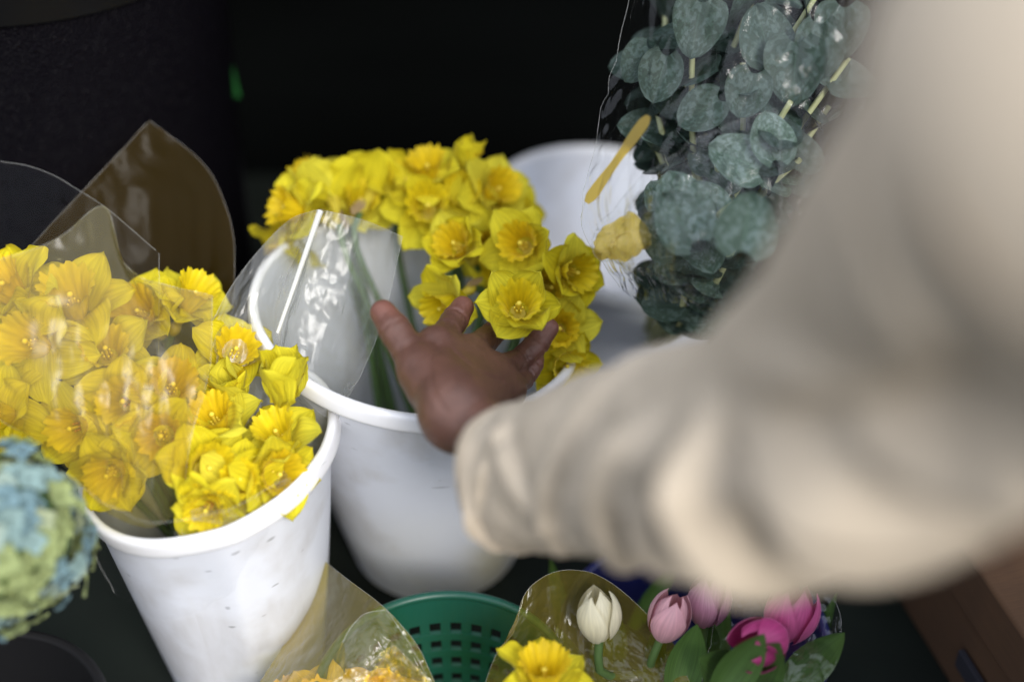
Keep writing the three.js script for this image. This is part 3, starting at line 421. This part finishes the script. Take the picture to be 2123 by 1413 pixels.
film([[[1480, 1250, 1.13], [1600, 1210, 1.13], [1722, 1240, 1.12], [1746, 1300, 1.10]], [[1470, 1350, 1.11], [1600, 1340, 1.08], [1700, 1350, 1.07], [1742, 1360, 1.075]], [[1450, 1440, 1.08], [1590, 1420, 1.05], [1660, 1420, 1.045], [1705, 1420, 1.05]]], M.filmClear, 'clear crumpled cellophane around the magenta tulips', { sd: 41, amp: 0.012, freq: 40 });
film([[[1305, -50, 1.13], [1450, -60, 1.06], [1650, -60, 1.04], [1860, -60, 1.08]], [[1268, 170, 1.13], [1400, 190, 1.055], [1600, 190, 1.03], [1800, 180, 1.06]], [[1210, 415, 1.12], [1330, 420, 1.045], [1500, 400, 1.01], [1720, 380, 1.04]], [[1226, 520, 1.12], [1330, 545, 1.06], [1460, 560, 1.02], [1620, 540, 1.04]], [[1290, 590, 1.15], [1360, 625, 1.10], [1450, 645, 1.07], [1540, 640, 1.08]]], M.filmCrisp, 'clear cellophane wrap around the eucalyptus branches', { sd: 43, amp: 0.012, freq: 30, n: 120 });
film([[[1232, 460, 1.06], [1340, 360, 1.04], [1470, 275, 1.03], [1610, 228, 1.03]], [[1225, 490, 1.055], [1350, 470, 1.02], [1480, 400, 1.0], [1620, 360, 1.0]], [[1230, 525, 1.06], [1350, 560, 1.03], [1470, 600, 1.02], [1600, 560, 1.02]], [[1330, 575, 1.08], [1400, 600, 1.06], [1450, 640, 1.06], [1530, 620, 1.06]]], M.filmCrisp, 'second folded layer of clear cellophane across the lower eucalyptus leaves', { sd: 47, amp: 0.016, freq: 42, n: 120 });
film([[[1225, 500, 1.085], [1265, 465, 1.07], [1305, 435, 1.06], [1345, 470, 1.055]], [[1228, 520, 1.08], [1270, 510, 1.055], [1310, 500, 1.05], [1350, 505, 1.05]], [[1240, 545, 1.085], [1275, 545, 1.07], [1310, 535, 1.06], [1335, 520, 1.06]]], M.filmYellow, 'crumpled yellow cellophane scrap at the bottom of the eucalyptus wrap', { sd: 59, amp: 0.012, freq: 70 });
{ // yellow printed ribbon edges on the eucalyptus wrap
  const strip = (pts, w) => { const c = new THREE.CatmullRomCurve3(pts.map((q) => at(...q))); const s = facing(0.8, -0.55, 0.15); return surface(4, 40, (u, v, o) => o.copy(c.getPoint(v)).addScaledVector(s, (u - 0.5) * w * (0.85 + 0.15 * Math.sin(v * 9)) * Math.min(1, 8 * v + 0.5, 8 * (1 - v) + 0.5))); };
  single('yellow_ribbon', strip([[1345, 240, 1.045], [1302, 300, 1.055], [1259, 360, 1.065], [1216, 420, 1.075]], 0.0085), M.ribbon, 'flat yellow ribbon along the edge of the eucalyptus wrap', 'ribbon');
}

// ------------------------------------------------------------ person: hand and arm, coat
{
  const J = (x, y, d) => at(x, y, d);
  const wrist = J(948, 858, 1.0), mid_ = J(1110, 968, 0.945), elbow = at(1720, 950, 0.75), shoulder = at(2400, 240, 0.46);
  const mcp = [J(905, 716, 1.058), J(972, 728, 1.078), J(1020, 766, 1.086), J(1052, 808, 1.088)];
  const fingers = [ // joint chains, tip last; radii in metres
    { j: [mcp[0], J(922, 694, 1.082), J(942, 664, 1.102), J(959, 637, 1.112)], r: [0.0112, 0.0106, 0.0101, 0.0090] },
    { j: [mcp[1], J(1010, 702, 1.122), J(1042, 672, 1.142), J(1066, 648, 1.150)], r: [0.0108, 0.0100, 0.0094, 0.0084] },
    { j: [mcp[2], J(1072, 752, 1.118), J(1112, 714, 1.130), J(1138, 680, 1.134)], r: [0.0108, 0.0101, 0.0093, 0.0080] },
    { j: [mcp[3], J(1086, 782, 1.122), J(1102, 758, 1.130), J(1110, 742, 1.135)], r: [0.0096, 0.0090, 0.0084, 0.0074] }];
  const thumb = { j: [J(890, 800, 1.022), J(852, 738, 1.040), J(820, 686, 1.052), J(794, 648, 1.062)], r: [0.0165, 0.0125, 0.0118, 0.0098] };
  const palm = [capsule(wrist, mcp[0], 0.0185, 0.0115), capsule(wrist, mcp[1], 0.0185, 0.012), capsule(wrist, mcp[2], 0.0185, 0.012), capsule(wrist, mcp[3], 0.018, 0.0105), capsule(J(925, 815, 1.012), J(872, 770, 1.03), 0.0185, 0.016), capsule(J(975, 855, 1.02), J(1035, 812, 1.07), 0.015, 0.012), capsule(mcp[0], mcp[3], 0.0105, 0.010)];
  const fore1 = capsule(wrist, mid_, 0.0205, 0.0255), fore2 = capsule(mid_, elbow, 0.0255, 0.042), fore = (x, y, z) => smin(fore1(x, y, z), fore2(x, y, z), 0.02);
  const chains = [...fingers, thumb].map((f) => f.j.slice(1).map((b, i) => capsule(f.j[i], b, f.r[i], f.r[i + 1])));
  // flexion creases: short grooves across each joint on the palm side
  const creases = []; for (const f of [...fingers, thumb]) for (const [k, off] of [[1, 0], [1, 0.0035], [2, 0]]) { const ax = f.j[k + 1].clone().sub(f.j[k - 1]).normalize(); creases.push({ p: f.j[k].clone().addScaledVector(ax, off), ax, r: f.r[k] }); }
  // lines of the palm
  const lines = [[[1042, 788, 1.07], [992, 768, 1.06], [940, 726, 1.05]], [[912, 712, 1.05], [893, 752, 1.03], [904, 812, 1.01], [930, 850, 1.0]]].map((l) => l.map((q) => { const p = J(...q).sub(EYE); return [p.x, p.dot(UPV)]; }));
  const hand = (x, y, z) => {
    let d = fore(x, y, z); for (const c of palm) d = smin(d, c(x, y, z), 0.016);
    if (d > 0.12) return d;
    let fd = 1; for (let i = 0; i < 5; i++) { let e = 1; for (const c of chains[i]) e = smin(e, c(x, y, z), 0.004); fd = Math.min(fd, e); }
    d = smin(d, fd, 0.008);
    if (Math.abs(d) < 0.006) for (const c of creases) { const px = x - c.p.x, py = y - c.p.y, pz = z - c.p.z, l = px * px + py * py + pz * pz; if (l < 0.0004) { const s = px * c.ax.x + py * c.ax.y + pz * c.ax.z; d += 0.0022 * Math.exp(-s * s / 1.3e-6) * Math.exp(-l / 3.0e-4); } }
    if (Math.abs(d) < 0.005) { const qx = x, qu = (y - EYE.y) * UPV.y + (z - EYE.z) * UPV.z; for (const l of lines) { let m = 1; for (let i = 1; i < l.length; i++) { const [ax_, ay_] = l[i - 1], bx = l[i][0] - ax_, by = l[i][1] - ay_, t = clamp(((qx - ax_) * bx + (qu - ay_) * by) / (bx * bx + by * by), 0, 1); m = Math.min(m, Math.hypot(qx - ax_ - bx * t, qu - ay_ - by * t)); } d += 0.0013 * Math.exp(-m * m / 1.4e-6); } }
    return d;
  };
  const lo = V(-0.13, 0.20, -0.945), hi = V(0.09, 0.45, -0.66);
  const hg = netted(hand, lo, hi, 0.0017);
  // forearm, upper arm, torso, head: coarser
  const chest = V(0.42, 0.70, -0.28), belly = V(0.47, 0.48, -0.16), hip = V(0.50, 0.32, -0.06), rsh = V(0.60, 0.80, -0.12), neckB = V(0.42, 0.88, -0.30), head = V(0.42, 1.06, -0.36);
  const limbs = [capsule(mid_, elbow, 0.0258, 0.042), capsule(elbow, shoulder, 0.044, 0.055), capsule(shoulder, rsh, 0.06, 0.06), capsule(chest, belly, 0.12, 0.115), capsule(belly, hip, 0.115, 0.12), capsule(neckB, head, 0.05, 0.055), capsule(hip, V(0.46, 0.42, -0.40), 0.085, 0.06), capsule(V(0.46, 0.42, -0.40), V(0.54, 0.06, -0.26), 0.058, 0.04), capsule(hip, V(0.70, 0.36, -0.36), 0.085, 0.06), capsule(V(0.70, 0.36, -0.36), V(0.74, 0.06, -0.20), 0.058, 0.04), capsule(V(0.54, 0.045, -0.27), V(0.47, 0.035, -0.43), 0.042, 0.034), capsule(V(0.74, 0.045, -0.2), V(0.68, 0.035, -0.36), 0.042, 0.034)];
  const skull = (x, y, z) => { const a = Math.hypot((x - head.x) / 0.077, (y - head.y) / 0.112, (z - head.z) / 0.096); return (a - 1) * 0.08; };
  const nose = capsule(head.clone().add(V(-0.03, 0.02, -0.083)), head.clone().add(V(-0.042, -0.02, -0.105)), 0.010, 0.014), jaw = capsule(head.clone().add(V(-0.02, -0.07, -0.055)), head.clone().add(V(0, -0.05, 0)), 0.038, 0.055), earL = capsule(head.clone().add(V(-0.079, 0.01, 0.005)), head.clone().add(V(-0.078, -0.03, 0)), 0.013, 0.009), earR = capsule(head.clone().add(V(0.079, 0.01, 0.005)), head.clone().add(V(0.078, -0.03, 0)), 0.013, 0.009);
  const bodyF = (x, y, z) => { let d = skull(x, y, z); for (const c of [jaw, nose, earL, earR]) d = smin(d, c(x, y, z), 0.012); for (const c of limbs) d = smin(d, c(x, y, z), 0.03); return d; };
  const bg = netted(bodyF, V(-0.06, -0.02, -0.80), V(0.86, 1.22, 0.14), 0.011);
  const colour = (g) => { const p = g.attributes.position, c = []; for (let i = 0; i < p.count; i++) { const x = p.getX(i), y = p.getY(i), z = p.getZ(i);
    const mottle = 0.72 + 0.30 * vn3(x * 60, y * 60, z * 60, 5) + 0.26 * vn3(x * 240, y * 240, z * 240, 15); let pad = 0; for (const f of [...fingers, thumb]) { const t = f.j[3], d = Math.hypot(x - t.x, y - t.y, z - t.z); pad = Math.max(pad, sm(clamp(1.25 - d / 0.022, 0, 1))); }
    c.push((0.122 + 0.075 * pad) * mottle, (0.056 + 0.026 * pad) * mottle, (0.038 + 0.021 * pad) * mottle); } g.setAttribute('color', new THREE.Float32BufferAttribute(c, 3)); return g; };
  const person = single('person', mergeGeometries([colour(hg), colour(bg)]), M.skin, 'person in a beige coat reaching an open hand under a daffodil', 'person');

  // sleeve
  const ctl = [[1054, 988, 0.955, 0.046], [1130, 984, 0.925, 0.049], [1250, 962, 0.88, 0.056], [1420, 944, 0.82, 0.063], [1600, 915, 0.755, 0.067], [1785, 812, 0.685, 0.073], [1970, 605, 0.595, 0.075], [2170, 400, 0.51, 0.076], [2400, 245, 0.455, 0.092]];
  const ax = new THREE.CatmullRomCurve3(ctl.map((q) => at(q[0], q[1], q[2])), false, 'centripetal'), rads = new THREE.CatmullRomCurve3(ctl.map((q) => V(q[3], 0, 0)), false, 'centripetal');
  const se = 0.60, tcam = facing(0, 0, 1);
  const frame = (s) => { const t = ax.getTangent(s), n1 = tcam.clone().addScaledVector(t, -tcam.dot(t)).normalize(); return [ax.getPoint(s), t, n1, n1.clone().cross(t).normalize()]; };   // n2 is on the inner side of the bend
  const ridge = (x, w) => Math.exp(-x * x / (w * w));
  const disp = (s, a) => {
    const inner = (1 + Math.sin(a)) / 2, out = 1 - inner; let h = 0;   // a = 90 degrees: inside of the elbow
    // folds fanning out of the inside of the elbow
    for (const [k, w, amp, bow] of [[-0.30, 0.030, 0.010, 0.02], [-0.19, 0.028, 0.013, 0.03], [-0.08, 0.034, 0.017, 0.0], [0.05, 0.032, 0.013, -0.02], [0.17, 0.04, 0.014, 0.0], [0.30, 0.05, 0.013, 0.03]]) {
      const c = se + k * (0.12 + 0.95 * out) + bow * Math.sin(a * 2 + k * 9), fade = ridge(out - 0.5, 0.42) * sm(clamp((out - 0.06) / 0.3, 0, 1)); h += 2.4 * amp * fade * (ridge(s - c, w) - 0.75 * ridge(s - c - w * 1.3, w * 0.7));
    }
    for (const [s0, a0, tw, w, amp, la] of [[0.10, 0.1, 0.10, 0.014, 0.004, 0.9], [0.045, -0.3, 0.03, 0.010, 0.0035, 1.2], [0.18, 0.5, -0.06, 0.018, 0.005, 0.8], [0.26, -0.2, 0.10, 0.016, 0.006, 0.7], [0.33, 0.7, 0.08, 0.02, 0.006, 0.7], [0.80, 0.2, -0.12, 0.03, 0.008, 0.9], [0.90, 0.6, 0.10, 0.03, 0.008, 0.9]]) {
      let da = Math.atan2(Math.sin(a - a0), Math.cos(a - a0)); h += amp * ridge(da, la) * (ridge(s - s0 - tw * da, w) - 0.6 * ridge(s - s0 - tw * da - 1.6 * w, w));
    }
    if (s < 0.05) h += 0.0018 * sm(clamp((0.05 - s) / 0.004, 0, 1));
    return h + 0.005 * (vn3(Math.cos(a) * 1.6 + 5, Math.sin(a) * 1.6 + 5, s * 16, 6) - 0.5) + 0.0022 * (vn3(Math.cos(a) * 4 + 9, Math.sin(a) * 4 + 9, s * 44, 16) - 0.5);
  };
  const sleeve = surface(120, 220, (u, v, o) => { const a = u * 2 * Math.PI, [p, , n1, n2] = frame(v), r = rads.getPoint(v).x + disp(v, a) + (v < 0.02 ? -0.004 * (1 - v / 0.02) ** 2 : 0); return o.copy(p).addScaledVector(n1, Math.cos(a) * r).addScaledVector(n2, Math.sin(a) * r); }, 0.5, 0.9, true);
  const inside = surface(120, 20, (u, v, o) => { const a = u * 2 * Math.PI, s = 0.12 * v, [p, , n1, n2] = frame(s), r = rads.getPoint(s).x + disp(s, a) - 0.004; return o.copy(p).addScaledVector(n1, Math.cos(a) * r).addScaledVector(n2, Math.sin(a) * r); }, 0.5, 0.1, true);
  const hem = surface(120, 8, (u, v, o) => { const a = u * 2 * Math.PI, s = 0.034 + 0.006 * v, [p, , n1, n2] = frame(s), r = rads.getPoint(s).x + disp(s, a) + 0.0006 - 0.0016 * Math.sin(v * Math.PI); return o.copy(p).addScaledVector(n1, Math.cos(a) * r).addScaledVector(n2, Math.sin(a) * r); }, 0.5, 0.02, true);
  const coatBits = [capsule(chest, belly, 0.145, 0.142), capsule(belly, hip, 0.142, 0.155), capsule(shoulder, rsh, 0.095, 0.095), capsule(rsh, V(0.74, 0.55, -0.22), 0.085, 0.07), capsule(V(0.74, 0.55, -0.22), V(0.62, 0.44, -0.44), 0.068, 0.05), capsule(V(0.43, 0.84, -0.28), V(0.42, 0.90, -0.31), 0.085, 0.07)];
  const torso = netted((x, y, z) => { let d = 1; for (const c of coatBits) d = smin(d, c(x, y, z), 0.05); return d + 0.012 * (vn3(x * 9, y * 5, z * 9, 4) - 0.5); }, V(0.10, 0.10, -0.58), V(0.92, 1.06, 0.18), 0.012);
  part('coat', mergeGeometries([sleeve, inside, torso]), M.coat, person).userData.label = 'beige cotton coat with a wide folded sleeve';
  part('sleeve_seam', hem, M.coat, person);
  const leg = netted((x, y, z) => { let d = 1; for (const c of limbs.slice(6, 10)) d = smin(d, c(x, y, z) - 0.012, 0.03); return Math.max(d, 0.075 - y); }, V(0.30, 0.03, -0.55), V(0.86, 0.50, 0.10), 0.013); part('trousers', leg, M.trousers, person);
  const shoe = netted((x, y, z) => Math.min(limbs[10](x, y, z), limbs[11](x, y, z)) - 0.006, V(0.38, -0.02, -0.52), V(0.82, 0.12, -0.1), 0.01); part('shoes', shoe, M.hair, person);
  const hairG = netted((x, y, z) => Math.max(skull(x, y, z) - 0.010 - 0.006 * vn3(x * 90, y * 90, z * 90, 2), (head.z - 0.045 - z) * 1 - (y - head.y - 0.055) * 0.9 - 0.01, head.y - 0.045 - y), head.clone().addScalar(-0.15), head.clone().addScalar(0.15), 0.008); part('hair', hairG, M.hair, person);
}

// small green plant tag between planter and bucket
{ const g = new RoundedBoxGeometry(0.014, 0.05, 0.003, 2, 0.001); g.rotateZ(0.1); const p = at(472, 155, 1.42); g.translate(p.x, p.y, p.z); const st = new THREE.CylinderGeometry(0.002, 0.002, p.y, 8); st.translate(p.x, p.y / 2, p.z - 0.004);
  const t = thing('plant_tag', 'small green plant tag in the dark beside the black planter', 'tag'); part('tag_plate', g, std(lin(0.006, 0.09, 0.012)), t); part('stake', st, M.black, t); }

renderer.render(scene, camera);
